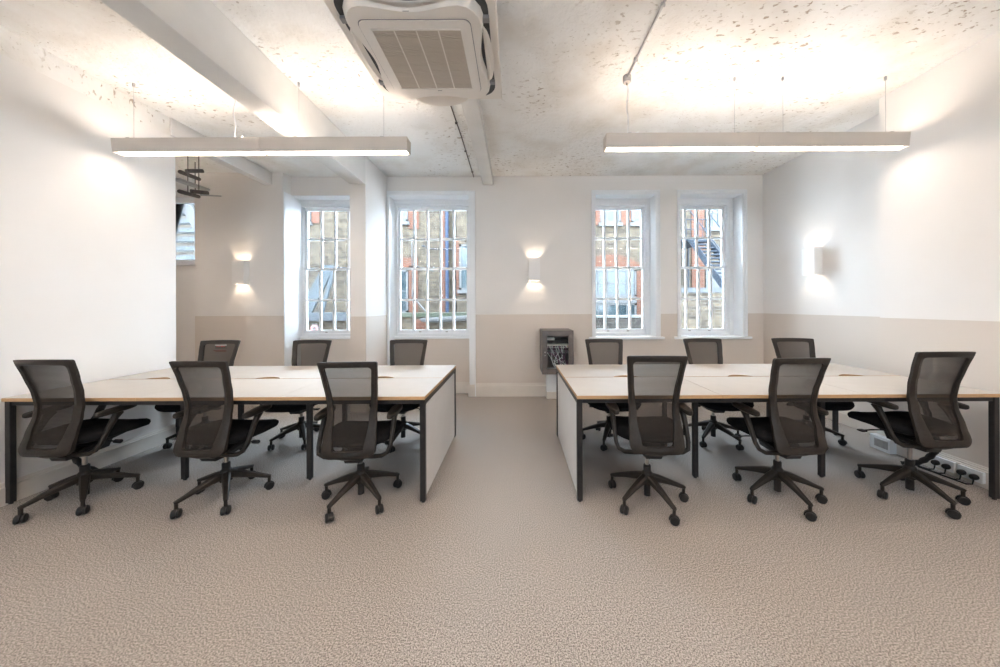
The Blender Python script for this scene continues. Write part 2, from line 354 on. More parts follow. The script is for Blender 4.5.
# skirtings (profiled)
def skirt(name, p0, p1, nrm, h=0.19, mat=skirt_paint):
    prof = [(0, 0), (0.022, 0), (0.022, h * 0.80), (0.015, h * 0.83), (0.015, h * 0.90), (0.010, h * 0.93), (0.008, h), (0, h)]
    m = MB(); loops = []
    for q in (p0, p1): loops.append([(q[0] + nrm[0] * a, q[1] + nrm[1] * a, z) for a, z in prof])
    m.loft(loops); return m
def skirts(name, segs, mat=skirt_paint):
    m = MB()
    for p0, p1, nrm, h in segs:
        t = skirt('', p0, p1, nrm, h); m.add(t.v, t.f)
    struct(m.build(name, mat))
skirts('baseboard_left', [((XL, YL), (XL, 3.243), (1, 0), 0.15)])
skirts('baseboard_right', [((XR, YL), (XR, 2.98), (-1, 0), 0.15), ((XR2, 2.96), (XR2, YB), (-1, 0), 0.15)])
skirts('baseboard_back', [((-0.69, YB), (0.435, YB), (0, -1), 0.195), ((0.95, YB), (XR2, YB), (0, -1), 0.195),
    ((-1.89, 4.87), (-0.69, 4.87), (0, -1), 0.17), ((-3.336, 4.87), (-2.11, 4.87), (0, -1), 0.17),
    ((-0.69, YB - .02), (-0.69, 4.87), (-1, 0), 0.195), ((-4.606, 4.52), (-3.336, 4.52), (0, -1), 0.17),
    ((-2.11, 4.01), (-1.91, 4.01), (0, -1), 0.15), ((-1.91, 4.01), (-1.91, YB), (1, 0), 0.15)])

# ---------------------------------------------------------------- sash windows
def sash_window(n, gx0, gx1, cols):
    x0, x1 = OP[n]
    fr = MB()
    g0, g1 = gx0 - 0.045, gx1 + 0.045
    # box frame filling the opening round the sashes
    fr.box(x0, g0, YW, YW + 0.12, ZS, ZH).box(g1, x1, YW, YW + 0.12, ZS, ZH)
    fr.box(g0, g1, YW, YW + 0.12, 2.895, ZH).box(g0, g1, YW, YW + 0.12, ZS, 0.925)
    fr.box(x0, g0 - 0.022, YW - 0.018, YW, ZS, ZH).box(g1 + 0.022, x1, YW - 0.018, YW, ZS, ZH).box(g0 - .022, g1 + .022, YW - 0.018, YW, 2.93, ZH)
    f = struct(fr.build('window_%d' % n, white_paint, bevel=0.004))
    # lining of the reveal and moulded architrave
    ln = MB(); t = 0.008
    zb = ZS if n > 2 else 0.0
    if n == 1: ln.box(x0, x0 + t, 4.53, YW, 0, ZH)
    else: ln.box(x0, x0 + t, YB, YW, zb, ZH)
    ln.box(x1 - t, x1, YB, YW, zb, ZH).box(x0, x1, YB + (0 if n > 1 else 0.0), YW, ZH - t, ZH)
    ln.build('reveal_lining', white_paint, f)
    if n > 1:
        a = MB(); wd = 0.052; y0 = YB - 0.014
        L = x0 - (0.018 if n == 2 else wd); Rr = x1 + (0.09 if n == 2 else wd)
        for (s0, s1, hh) in ((L, x0, ZH + wd), (x1, Rr, ZH + wd)):
            a.box(s0, s1, y0, YB, zb, hh)
        a.box(x0, x1, y0, YB, ZH, ZH + wd)
        a.box(L, L + 0.012, y0 - .01, y0, zb, ZH + wd).box(Rr - 0.014, Rr, y0 - .01, y0, zb, ZH + wd).box(L, Rr, y0 - .01, y0, ZH + wd - .014, ZH + wd)
        a.build('architrave', white_paint, f, bevel=0.003)
    # sill
    if n > 2: box('sill', x0 - 0.10, x1 + 0.10, YB - 0.05, YW, ZS - 0.035, ZS, white_paint, f, 0.006)
    else: box('sill', x0 + 0.001, x1 - 0.001, 4.85, YW, ZS - 0.035, ZS, white_paint, f, 0.006)
    for nm, z0, z1, yy, rb, rt in (('upper_sash', 1.915, 2.895, YW + 0.06, 0.035, 0.045), ('lower_sash', 0.925, 1.945, YW + 0.02, 0.05, 0.035)):
        s = MB(); d = 0.035
        s.box(g0, gx0, yy, yy + d, z0, z1).box(gx1, g1, yy, yy + d, z0, z1)
        s.box(gx0, gx1, yy, yy + d, z0, z0 + rb).box(gx0, gx1, yy, yy + d, z1 - rt, z1)
        wc = (gx1 - gx0) / cols; zm = (z0 + rb + z1 - rt) / 2
        for k in range(1, cols): s.box(gx0 + wc * k - 0.017, gx0 + wc * k + 0.017, yy + .006, yy + d - .004, z0 + rb, z1 - rt)
        for k in range(cols): s.box(gx0 + wc * k + (0.017 if k else 0), gx0 + wc * (k + 1) - (0.017 if k < cols - 1 else 0), yy + .006, yy + d - .004, zm - 0.016, zm + 0.016)
        so = s.build(nm, white_paint, f)
        box('glass', gx0, gx1, yy + 0.020, yy + 0.023, z0 + rb, z1 - rt, pane_m, so)
        if nm == 'lower_sash':
            for q in (0.30, 0.70):
                xx = gx0 + (gx1 - gx0) * q
                MB().box(xx - .018, xx + .018, yy - .012, yy, z0 + .012, z0 + .028).build('sash_lift', chrome, so, bevel=0.003)
            xx = (gx0 + gx1) / 2
            MB().lathe([(0.016, 0), (0.016, .01), (0.006, .02)], (xx, yy + .02, z1), 12).build('sash_catch', white_paint, so, smooth=True)
    return f
sash_window(1, -3.274, -2.21, 5)
sash_window(2, -1.806, -0.77, 5)
sash_window(3, 1.205, 1.975, 4)
sash_window(4, 2.475, 3.245, 4)

for n_, (a_, b_) in OP.items():
    ld = bpy.data.lights.new('window_portal', 'AREA'); ld.shape = 'RECTANGLE'; ld.size = b_ - a_; ld.size_y = 2.0; ld.cycles.is_portal = True
    lo = bpy.data.objects.new('window_portal', ld); C.objects.link(lo); lo.location = ((a_ + b_) / 2, 5.06, 1.92); lo.rotation_euler = (R(-90), 0, 0)

# ---------------------------------------------------------------- desks
ZT = 0.73; DF = 2.13; DG = 2.68; DB = 3.257
def bench_desk(name, label, xs, closed_left):
    """xs: the four x of the frame ends; closed_left: the white end panel stands at xs[0]"""
    t = thing(name, label, 'desk', ((xs[0] + xs[3]) / 2, (DF + DB) / 2, 0), 0)
    ox, oy = t.location.x, t.location.y
    def bb(m, x0, x1, y0, y1, z0, z1, mi=0): m.box(x0 - ox, x1 - ox, y0 - oy, y1 - oy, z0, z1, mi)
    for i in range(3):
        a, bx = xs[i] + 0.0012, xs[i + 1] - 0.0012; cx = (a + bx) / 2
        m = MB(); bb(m, a, bx, DF, DG, ZT - 0.022, ZT, 1); bb(m, a + .0005, bx - .0005, DF + .0015, DG - .001, ZT - .001, ZT + 0.0012, 0)
        o = m.build('desk_top', [laminate, ply], t)
        # rear top with a scooped cable access in its front edge
        y0 = DG + 0.012; sc = []
        K = 14; hw = 0.11; dp = 0.06; sx = cx + (0.04 if closed_left else -0.04)
        for k in range(K + 1):
            u = k / K; sc.append((sx - hw + 2 * hw * u, y0 + dp * math.sin(math.pi * u) ** 0.8))
        poly = [(a, y0)] + sc + [(bx, y0), (bx, DB), (a, DB)]
        poly = [(x - ox, y - oy) for x, y in poly]
        m = MB(); m.prism(poly, 'Z', ZT - 0.022, ZT, 1)
        top = [(x, y, ZT + 0.0012) for x, y in poly]; m.add(top, [tuple(range(len(top)))], 0)
        m.build('desk_top', [laminate, ply], t)
        # tray beneath the slot
        m = MB(); bb(m, cx - .36, cx + .36, DG - .07, DG - .066, .60, .69); bb(m, cx - .36, cx + .36, DG + .10, DG + .104, .60, .69); bb(m, cx - .36, cx + .36, DG - .07, DG + .104, .596, .60)
        m.build('cable_tray', black_metal, t)
    T = 0.037; TY = 0.030
    m = MB()
    for y0 in (DF + 0.02, DB - 0.055): bb(m, xs[0] + T, xs[3] - T, y0, y0 + .035, ZT - 0.055, ZT - 0.0225)
    m.build('frame_rail', black_metal, t, bevel=0.002)
    for i, x in enumerate(xs):
        end = i in (0, 3)
        x0 = x + 0.002 if i == 0 else (x - T - 0.002 if i == 3 else x - T / 2)
        ys = (DF + 0.012, DB - 0.012 - TY) if end else (2.43, 2.93)
        for y in ys:
            m = MB(); bb(m, x0, x0 + T, y, y + TY, 0.012, ZT - 0.0225); bb(m, x0 + .008, x0 + T - .008, y + .008, y + TY - .008, 0, 0.012)
            m.build('leg', black_metal, t, bevel=0.003)
        m = MB(); bb(m, x0 + .002, x0 + T - .002, ys[0] + TY, ys[1], ZT - 0.060, ZT - 0.0235)
        m.build('cross_beam', black_metal, t, bevel=0.002)
        if (i == 0 and closed_left) or (i == 3 and not closed_left):
            m = MB(); bb(m, x0 + .010, x0 + T - .010, ys[0] + TY, ys[1], 0.02, ZT - 0.075)
            o = m.build('end_panel', panel_white, t, bevel=0.002); o['label'] = 'white end panel between black legs'
    return t
bench_desk('bench_desk', 'long white bench desk with wood edges, left of the aisle', (-3.485, -2.575, -1.605, -0.62), False)
bench_desk('bench_desk', 'long white bench desk with wood edges, right of the aisle', (0.41, 1.385, 2.365, 3.29), True)

# ---------------------------------------------------------------- office chair
def yb(z):   # backrest profile
    pts = [(0.38, -0.196), (0.45, -0.193), (0.55, -0.168), (0.63, -0.142), (0.71, -0.132), (0.80, -0.143), (0.90, -0.170), (1.04, -0.212)]
    if z <= pts[0][0]: return pts[0][1]
    for (a, p), (b_, q) in zip(pts, pts[1:]):
        if z <= b_:
            t = (z - a) / (b_ - a); t = t * t * (3 - 2 * t) * 0.35 + t * 0.65
            return p + (q - p) * t
    return pts[-1][1]
def lerp(tab, z):
    if z <= tab[0][0]: return tab[0][1]
    for (a, p), (b_, q) in zip(tab, tab[1:]):
        if z <= b_: return p + (q - p) * (z - a) / (b_ - a)
    return tab[-1][1]
HW = [(0.40, 0.160), (0.45, 0.168), (0.55, 0.166), (0.66, 0.157), (0.75, 0.160), (0.88, 0.172), (1.028, 0.187)]
SB = [(0.40, 0.078), (0.50, 0.066), (0.60, 0.046), (0.75, 0.036), (1.02, 0.031)]
def surf(x, z, off): return (x, yb(z) + 0.55 * x * x + off, z)
def make_chair():
    root = thing('office_chair', 'chair', 'chair')
    # star base
    m = MB()
    m.lathe([(0.020, 0.115), (0.036, 0.122), (0.038, 0.165), (0.034, 0.195), (0.026, 0.205), (0.022, 0.208)], n=20)
    for k in range(5):
        a = 2 * math.pi * k / 5; ca, sa = math.cos(a), math.sin(a)
        pts = [(ca * r_, sa * r_, z) for r_, z in ((0.02, 0.165), (0.08, 0.152), (0.16, 0.128), (0.225, 0.104), (0.245, 0.098), (0.256, 0.094))]
        wd = [0.050, 0.046, 0.036, 0.028, 0.026, 0.018]; ht = [0.052, 0.044, 0.030, 0.022, 0.021, 0.016]
        m.bar(pts, lambda q: wd[q], lambda q: ht[q])
        m.lathe([(0.010, 0.050), (0.010, 0.100)], (ca * 0.246, sa * 0.246, 0), 10)
    base = m.build('star_base', plastic, root, smooth=True)
    for k in range(5):
        a = 2 * math.pi * k / 5 + 0.0
        cm = MB()
        for sgn in (-1, 1):
            cm.lathe([(0.008, sgn * 0.004), (0.022, sgn * 0.004), (0.0265, sgn * 0.008), (0.0265, sgn * 0.018), (0.022, sgn * 0.022), (0.006, sgn * 0.023)], (0, 0, 0.0275), 16, axis='X')
        # hood
        pr = [(0.031 * math.cos(t), 0.0275 + 0.031 * math.sin(t)) for t in [R(x) for x in range(-10, 200, 15)]]
        pr += [(-0.012, 0.03), (0.012, 0.03)]
        cm.prism(pr, 'X', -0.006, 0.006)
        cm.lathe([(0.009, 0.045), (0.011, 0.058)], (0, 0, 0), 10)
        cs = cm.build('caster', plastic_dk, base, smooth=True)
        cs.location = (math.cos(a) * 0.246, math.sin(a) * 0.246, 0); cs.rotation_euler = (0, 0, a + (0.5, -0.7, 0.3, 1.0, -0.3)[k] + math.pi / 2)
    # gas lift
    MB().lathe([(0.010, 0.036), (0.021, 0.040), (0.021, 0.120), (0.024, 0.21), (0.024, 0.245), (0.019, 0.25)], n=18).build('gas_cylinder', plastic_dk, root, smooth=True)
    MB().lathe([(0.0125, 0.24), (0.0125, 0.345)], n=16).build('gas_piston', chrome, root, smooth=True)
    # mechanism
    m = MB()
    m.loft([[(x, y, z) for x, y in ((-.05, -.125), (.05, -.125), (.06, -.02), (.045, .10), (-.045, .10), (-.06, -.02))] for z in (0.345,)] +
           [[(x * 1.12, y, 0.395) for x, y in ((-.055, -.14), (.055, -.14), (.065, -.02), (.05, .11), (-.05, .11), (-.065, -.02))],
            [(x * 1.2, y, 0.41) for x, y in ((-.055, -.12), (.055, -.12), (.065, -.02), (.05, .12), (-.05, .12), (-.065, -.02))]])
    m.bar([(-.085, -.10, .385), (-.10, .02, .42), (-.11, .15, .447)], lambda k: .022, lambda k: .03)
    m.bar([(.085, -.10, .385), (.10, .02, .42), (.11, .15, .447)], lambda k: .022, lambda k: .03)
    m.box(-.11, .11, .10, .13, .425, .445).box(-.10, .10, -.03, 0, .40, .43)
    mech = m.build('tilt_mechanism', plastic_dk, root, bevel=0.004)
    MB().tube([(-.05, .09, .41), (-.14, .11, .405), (-.19, .115, .400)], .005, 8).box(-.225, -.185, .10, .135, .392, .402).build('lever', plastic_dk, mech)
    MB().tube([(.05, .05, .41), (.15, .05, .402)], .005, 8).lathe([(.004, .145), (.014, .15), (.014, .19), (.01, .195)], (0, .05, .402), 10, axis='X').build('lever', plastic_dk, mech)
    # seat shell + cushion
    def outline(sx, sy, y0, z, n=36, e=3.6):
        l = []
        for i in range(n):
            a = 2 * math.pi * i / n; ca, sa = math.cos(a), math.sin(a)
            x = sx * math.copysign(abs(ca) ** (2 / e), ca); y = sy * math.copysign(abs(sa) ** (2 / e), sa)
            if y < 0: x *= 1 - 0.10 * (-y / sy)
            zz = z - (0.020 * max(0, (y / sy - 0.45) / 0.55) ** 2) + 0.010 * (abs(x) / sx) ** 2
            l.append((x, y0 + y, zz))
        return l
    MB().loft([outline(.17, .15, .055, .440), outline(.205, .18, .055, .452), outline(.215, .19, .055, .462)]).build('seat_shell', plastic_dk, root, smooth=True)
    MB().loft([outline(.21, .185, .057, .452), outline(.230, .203, .057, .459), outline(.238, .211, .057, .478), outline(.236, .208, .057, .495), outline(.222, .194, .055, .509), outline(.19, .165, .055, .515), outline(.12, .11, .05, .514), outline(.04, .04, .05, .512)]).build('seat', fabric, root, smooth=True)
    # backrest frame ring
    zt, zb_ = 1.022, 0.408
    outer = []; inner = []
    def side(sgn, zs):
        return [(sgn * lerp(HW, z), z) for z in zs]
    def ring():
        O = []; I = []
        nS = 22
        zi0, zi1 = zb_ + 0.046, zt - 0.036
        def arc(cx, cz, r_, a0, a1, n): return [(cx + r_ * math.cos(R(a0 + (a1 - a0) * i / n)), cz + r_ * math.sin(R(a0 + (a1 - a0) * i / n))) for i in range(n + 1)]
        # right side going up (outer then inner), rounded corners
        ro_b, ro_t, ri_b, ri_t = 0.048, 0.010, 0.020, 0.020
        n = 5
        wb, wt = lerp(HW, zb_), lerp(HW, zt)
        O += arc(lerp(HW, zb_ + ro_b) - ro_b, zb_ + ro_b, ro_b, -90, 0, n)
        iw = lambda z: lerp(HW, z) - lerp(SB, z)
        I += arc(iw(zi0 + ri_b) - ri_b, zi0 + ri_b, ri_b, -90, 0, n)
        for k in range(1, nS):
            u = k / nS
            z = zb_ + ro_b + (zt - ro_t - zb_ - ro_b) * u; O.append((lerp(HW, z), z))
            z = zi0 + ri_b + (zi1 - ri_t - zi0 - ri_b) * u; I.append((iw(z), z))
        O += arc(lerp(HW, zt - ro_t) - ro_t, zt - ro_t, ro_t, 0, 90, n)
        I += arc(iw(zi1 - ri_t) - ri_t, zi1 - ri_t, ri_t, 0, 90, n)
        for k in (2, 1, 0):   # top towards the middle
            O.append((O[-1][0] * 0 + wt * 0.25 * k, zt)); I.append((iw(zi1) * 0.25 * k, zi1))
        # mirror
        Om = [(-x, z) for x, z in reversed(O[:-1])]; Im = [(-x, z) for x, z in reversed(I[:-1])]
        O += Om; I += Im
        O.append((0, zb_)); I.append((0, zi0))
        return O, I
    O, I = ring()
    crown = lambda x, z: 0.005 * (1 - (x / 0.2) ** 2) * max(0, (z - 0.95) / 0.07)
    loops = []
    for (ox_, oz), (ix, iz) in zip(O, I):
        oz2 = oz + crown(ox_, oz); iz2 = iz + crown(ix, iz)
        dep = 0.017 if oz > 0.5 else 0.022
        A = Vector(surf(ox_, oz2, 0)); B = Vector(surf(ix, iz2, 0)); M = (A + B) / 2
        loops.append([(A.x, A.y - dep * .5, A.z), (M.x, M.y - dep, M.z), (B.x, B.y - dep * .7, B.z), (B.x, B.y + dep * .5, B.z), (M.x, M.y + dep * .6, M.z), (A.x, A.y + dep * .5, A.z)])
    bf = MB().loft(loops, closed=True, cap=False).build('backrest_frame', plastic, root, smooth=True)
    # mesh
    rows = 26; cols_ = 12; g = MB(); vs_ = []; z0, z1 = zb_ + 0.035, zt - 0.025
    for r_ in range(rows + 1):
        z = z0 + (z1 - z0) * r_ / rows; hw = lerp(HW, z) - lerp(SB, z) + 0.010
        for q in range(cols_ + 1):
            x = -hw + 2 * hw * q / cols_; vs_.append(surf(x, z + crown(x, z), 0.0))
    g.add(vs_, [(r_ * (cols_ + 1) + q, r_ * (cols_ + 1) + q + 1, (r_ + 1) * (cols_ + 1) + q + 1, (r_ + 1) * (cols_ + 1) + q) for r_ in range(rows) for q in range(cols_)])
    mo = g.build('mesh_back', mesh_m, bf, smooth=True)
    # bracket from the frame foot to the mechanism
    MB().bar([(0, yb(.43) + .002, .425), (0, -.14, .390), (0, -.06, .378)], lambda k: (.16, .13, .10)[k], lambda k: (.03, .036, .036)[k]).build('back_bracket', plastic, root, smooth=True)
    # armrests
    for s in (-1, 1):
        m = MB()
        pts = [(s * .235, .005, .632), (s * .236, -.020, .595), (s * .236, -.060, .52), (s * .233, -.092, .445), (s * .222, -.112, .408), (s * .185, -.115, .388), (s * .12, -.108, .380), (s * .06, -.10, .380)]
        wd = [.040, .032, .027, .025, .026, .028, .028, .028]; ht = [.05, .036, .028, .028, .026, .022, .020, .020]
        m.sweep(pts, lambda k: [(math.copysign(abs(math.cos(t)) ** .7, math.cos(t)) * wd[k] / 2, math.copysign(abs(math.sin(t)) ** .7, math.sin(t)) * ht[k] / 2) for t in [2 * math.pi * i / 12 for i in range(12)]], up=(0, 1, 0.2))
        ar = m.build('armrest', plastic, root, smooth=True)
        loops = []
        for z, k in ((.630, .72), (.636, .95), (.650, 1.0), (.659, .93), (.662, .75)):
            l = []
            for i in range(24):
                a = 2 * math.pi * i / 24; ca, sa = math.cos(a), math.sin(a)
                y = .115 * math.copysign(abs(sa) ** .75, sa); wx = .034 + .006 * (y / .115)
                x = wx * math.copysign(abs(ca) ** .75, ca)
                l.append((s * .235 + x * k, -.012 + y * (1 - (1 - k) * .35), z + .045 * y))
            loops.append(l)
        MB().loft(loops).build('arm_pad', plastic, ar, smooth=True)
    return root
proto = make_chair()
FG = 'mesh office chairs on the camera side of the desks'; BG_ = 'mesh office chairs on the window side of the desks'
chairs = [
    # x, y, facing, base phase, label
    (-3.010, 2.195, 0, 34, 'black mesh office chair nearest the left wall, its back to the camera', FG),
    (-2.048, 2.220, -1, 24, 'black mesh office chair, middle of the near three at the left desk', FG),
    (-1.086, 2.195, 3, 34, 'black mesh office chair by the aisle end of the left desk, back to camera', FG),
    (0.895, 2.163, -3, 70, 'black mesh office chair by the aisle end of the right desk, back to camera', FG),
    (1.825, 2.206, 2, 54, 'black mesh office chair, middle of the near three at the right desk', FG),
    (2.765, 2.216, 0, 46, 'black mesh office chair nearest the right wall, in front of black plugs', FG),
    (-3.135, 3.17, 184, 10, 'black mesh chair across the left desk by the passage, red print showing through its mesh', BG_),
    (-2.150, 3.15, 182, 20, 'black mesh chair across the left desk, in front of the window beside the pier', BG_),
    (-1.130, 3.14, 181, 50, 'black mesh chair across the left desk at its aisle end, under a window', BG_),
    (0.920, 3.13, 179, 28, 'black mesh chair across the right desk beside the grey wall cabinet', BG_),
    (1.955, 3.13, 179, 5, 'black mesh chair across the right desk below the rightmost window', BG_),
    (2.880, 3.13, 172, 40, 'black mesh chair across the right desk below the right wall light', BG_),
]
for i, (x, y, a, ph, lab, grp) in enumerate(chairs):
    o = proto if i == 0 else copy_tree(proto)
    o.location = (x, y, 0); o.rotation_euler = (0, 0, R(a)); tag(o, lab, 'chair', grp)
    if i > 5: o.scale = (1.06, 1.0, 0.975)
    if i > 5:
        for ch in o.children:
            if ch.name.startswith('seat'): ch.scale = (1, 1.14, 1); ch.location.z = -.045
            if ch.name.startswith('tilt_mechanism'): ch.location.z = -.035
    drop = (.012, .030, .035, 0, .025, -.010)[i] if i < 6 else 0      # each seat is set to its own height
    for ch in o.children:
        if i < 6 and not ch.name.startswith(('star_base', 'gas_cylinder')): ch.location.z = -drop
    for ch in o.children:
        if ch.name.startswith('star_base'): ch.rotation_euler = (0, 0, R(ph - a))
    if i == 6:
        m = MB()
        for k, (xx, wd, zz, hh, mi) in enumerate(((0.0, .055, .945, .022, 0), (-.035, .010, .945, .014, 1), (-.012, .012, .945, .016, 1), (.015, .010, .945, .012, 1), (.036, .008, .945, .016, 1), (0, .06, .905, .006, 1), (-.01, .05, .893, .005, 1))):
            y_ = yb(zz) - (.006 if mi == 0 else .0045)
            if mi == 0: m.box(xx - wd, xx + wd, y_ - .001, y_, zz - hh, zz + hh, 0)
            else: m.box(xx - wd / 2 * (1 if wd < .04 else 2), xx + wd / 2 * (1 if wd < .04 else 2), y_ - .0012, y_ + .001, zz - hh / 2, zz + hh / 2, 1)
        l = m.build('label', [tag_white, red_paint], o); l['label'] = 'pale label with red print behind the mesh'

# ---------------------------------------------------------------- linear pendant lights
def pendant(name, x0, x1, yc, label, cords, group, power=None):
    L = x1 - x0; xc = (x0 + x1) / 2; zt, zb = 2.775, 2.661
    t = thing(name, label, 'pendant light', (xc, yc, 0), 0, group); h = L / 2 - 0.001
    m = MB()
    prof = [(-.052, zt), (-.041, zb), (-.036, zb), (-.047, zt)]
    m.prism(prof, 'X', -h, h); m.prism([(-a, z) for a, z in prof], 'X', -h, h)
    end = [(-.047, zt), (-.036, zb), (.036, zb), (.047, zt)]
    m.prism(end, 'X', -h, -h + .006); m.prism(end, 'X', h - .006, h)
    m.box(-h, h, -.042, .042, zt - .055, zt - .051)
    m.build('housing', lamp_body, t)
    MB().box(-h + .02, h - .02, -.0375, .0375, zb + .008, zb + .012).build('diffuser', led_fill if (yc < 2 or x1 < -4) else led_down, t)
    MB().box(-h + .02, h - .02, -.030, .030, zt - .016, zt - .012).build('uplight_strip', led_fill_up if (yc < 2 or x1 < -4) else led_up, t)
    m = MB(); n = int(L / .024)
    for k in range(n):
        if k % 2 == 0: m.box(-h + .012 + k * (L - .026) / n, -h + .012 + (k + 1) * (L - .026) / n, -.047, .047, zt - .006, zt - .003)
    m.build('louvre', lamp_body, t)
    for cx in cords:
        u = cx - xc
        m = MB().tube([(u, 0, zt - .004), (u, 0, ZC - .02)], .0016, 6).lathe([(.010, ZC - .03), (.010, ZC)], (u, 0, 0), 12).lathe([(.008, zt - .006), (.008, zt + .012), (.003, zt + .02)], (u, 0, 0), 10)
        m.build('suspension_wire', galv, t)
        MB().box(u - .014, u + .014, -.048, .048, zt - .003, zt + .006).build('bracket', galv, t)
    if power is not None:
        u = power - xc
        pts = [(u, 0, ZC - .055)] + [(u + .010 * math.sin(k * 1.3), -.004, ZC - .055 - (ZC - .07 - zt) * k / 8) for k in range(1, 8)] + [(u, 0, zt)]
        m = MB().tube(pts, .0035, 6)
        m.tube([(u, -.01, zt + .004), (u + .03, -.02, zt + .012), (u + .06, -.02, zt + .010), (u + .085, -.02, zt + .028)], .003, 6)
        m.build('power_flex', white_paint, t)
    return t
YRt = 2.67; YLt = 2.71
PG = 'linear pendant lights over the desks'
pendant('linear_pendant_light', -3.418, -2.166, YLt, 'slim white linear pendant light touching distance from the left wall', (-3.28,), PG, -2.41)
pendant('linear_pendant_light', -2.166, -0.914, YLt, 'slim white linear pendant light over the aisle end of the left desk', (-1.86, -1.13), PG)
pendant('linear_pendant_light', 0.758, 2.033, YRt, 'slim white linear pendant light hung beside the ceiling conduit box', (0.955, 1.86), PG, 0.95)
pendant('linear_pendant_light', 2.033, 3.29, YRt, 'slim white linear pendant light nearest the right wall', (2.27, 3.14), PG)
RG = 'unseen pendant lights added as fill above the camera'  # out-of-view row added to brighten the room
for x0, wh in ((-2.9, 'above camera beside the left wall'), (-1.6, 'above camera left of the air conditioner'), (0.35, 'above camera right of the air conditioner'), (1.65, 'above camera beside the right wall')):
    pendant('linear_pendant_light', x0, x0 + 1.26, 0.5, 'unseen pendant light added as fill ' + wh, (x0 + .2, x0 + 1.05), RG)

pendant('linear_pendant_light', -5.9, -4.65, 3.3, 'hidden pendant light added to brighten the passage behind the left wall', (-5.7, -4.9), 'added passage fill light')  # hidden lamp added to lift the passage walls

# ceiling services
m = MB().tube([(0.944, YL + .02, ZC - .014), (0.944, 2.62, ZC - .014)], .009, 10)
for yy in (-1.5, 0, 1.2, 2.0, 2.45): m.box(.930, .958, yy, yy + .012, ZC - .026, ZC)
tag(m.build('ceiling_conduit', galv, smooth=True), 'thin grey conduit running along the ceiling to a box above the right light', 'conduit')
o = thing('junction_box', 'small round junction box at the end of the ceiling conduit', 'junction box', (0.944, 2.655, 0))
MB().lathe([(.034, ZC), (.034, ZC - .045), (.030, ZC - .05)], n=20).lathe([(.012, 0), (.012, .02)], (0, -.05, ZC - .014), 10, axis='Y').build('box_body', galv, o, smooth=True)
MB().lathe([(.026, ZC - .0502), (.026, ZC - .055), (.008, ZC - .058), (.008, ZC - .075)], n=16).build('box_lid', lamp_body, o, smooth=True)
m = MB().tube([(-0.615, 1.5, ZC - .008), (-0.62, 2.6, ZC - .008), (-0.61, 3.6, ZC - .008), (-0.62, YB, ZC - .008)], .006, 8)
for yy in (2.2, 2.75, 3.3, 3.9, 4.5): m.box(-.630, -.605, yy, yy + .012, ZC - .017, ZC)
tag(m.build('ceiling_cable', rubber_pipe, smooth=True), 'thin dark cable clipped to the ceiling beside the middle beam', 'cable')

# ---------------------------------------------------------------- wall sconces
def sconce(label, loc, rz):
    t = thing('wall_sconce', label, 'wall light', loc, rz, 'white up and down wall lights')
    m = MB(); w_, d_, h_, k = .082, .10, .165, .006     # wall at y=0, box toward -y
    m.box(-w_, w_, -d_, -d_ + k, -h_, h_).box(-w_, -w_ + k, -d_ + k, -.001, -h_, h_).box(w_ - k, w_, -d_ + k, -.001, -h_, h_).box(-w_ + k, w_ - k, -.012, -.001, -h_, h_).box(-w_ + k, w_ - k, -d_ + k, -.012, -.01, .01)
    m.build('shade', noise_plaster, t)
    for s in (-1, 1):
        MB().lathe([(.024, s * .020), (.024, s * .045), (.020, s * .05)], (0, -.055, 0), 16).build('lamp', led_warm, t, smooth=True)
        ld = bpy.data.lights.new('sconce_bulb', 'SPOT'); ld.energy = SCONCE_W; ld.color = (1.0, .80, .60); ld.spot_size = R(98); ld.spot_blend = 0.6; ld.shadow_soft_size = 0.015
        lo = bpy.data.objects.new('bulb_light', ld); C.objects.link(lo); lo.parent = t; lo.location = (0, -.050, s * .06)
        lo.rotation_euler = (0 if s < 0 else math.pi, 0, 0)
    return t
noise_plaster = noise_mat('white_plaster_shade', (0.86, 0.85, 0.84), (0.84, 0.83, 0.82), 8, 0.7)
sconce('white box wall light on the back wall left of the windows', (-3.905, 4.52, 1.83), 0)
sconce('white box wall light in the middle of the back wall above the cabinet', (0.272, YB, 1.875), 0)
sconce('white box wall light on the blue-lit right wall', (XR2, 3.86, 1.865), -math.pi / 2)

# ---------------------------------------------------------------- ceiling cassette air conditioner
def rrect(hx, hy, r_, z, n=6, cx=0, cy=0):
    l = []
    for qx, qy, a0 in ((1, 1, 0), (-1, 1, 90), (-1, -1, 180), (1, -1, 270)):
        for i in range(n + 1):
            a = R(a0 + 90 * i / n); l.append((cx + qx * (hx - r_) + r_ * math.cos(a), cy + qy * (hy - r_) + r_ * math.sin(a), z))
    return l
ac = thing('air_conditioner', 'square off-white cassette air conditioner mounted under the ceiling', 'air conditioner', (-0.575, 2.075, 0))
ZA = 3.01; A = 0.472
MB().box(-.42, .42, -.42, .42, ZA + .03, ZC).build('body', galv, ac)
m = MB().loft([rrect(A, A, .006, ZA + .045, 2), rrect(A, A, .006, ZA + .008, 2), rrect(A - .006, A - .006, .006, ZA, 2)])
m.build('panel', ac_white, ac, smooth=True)
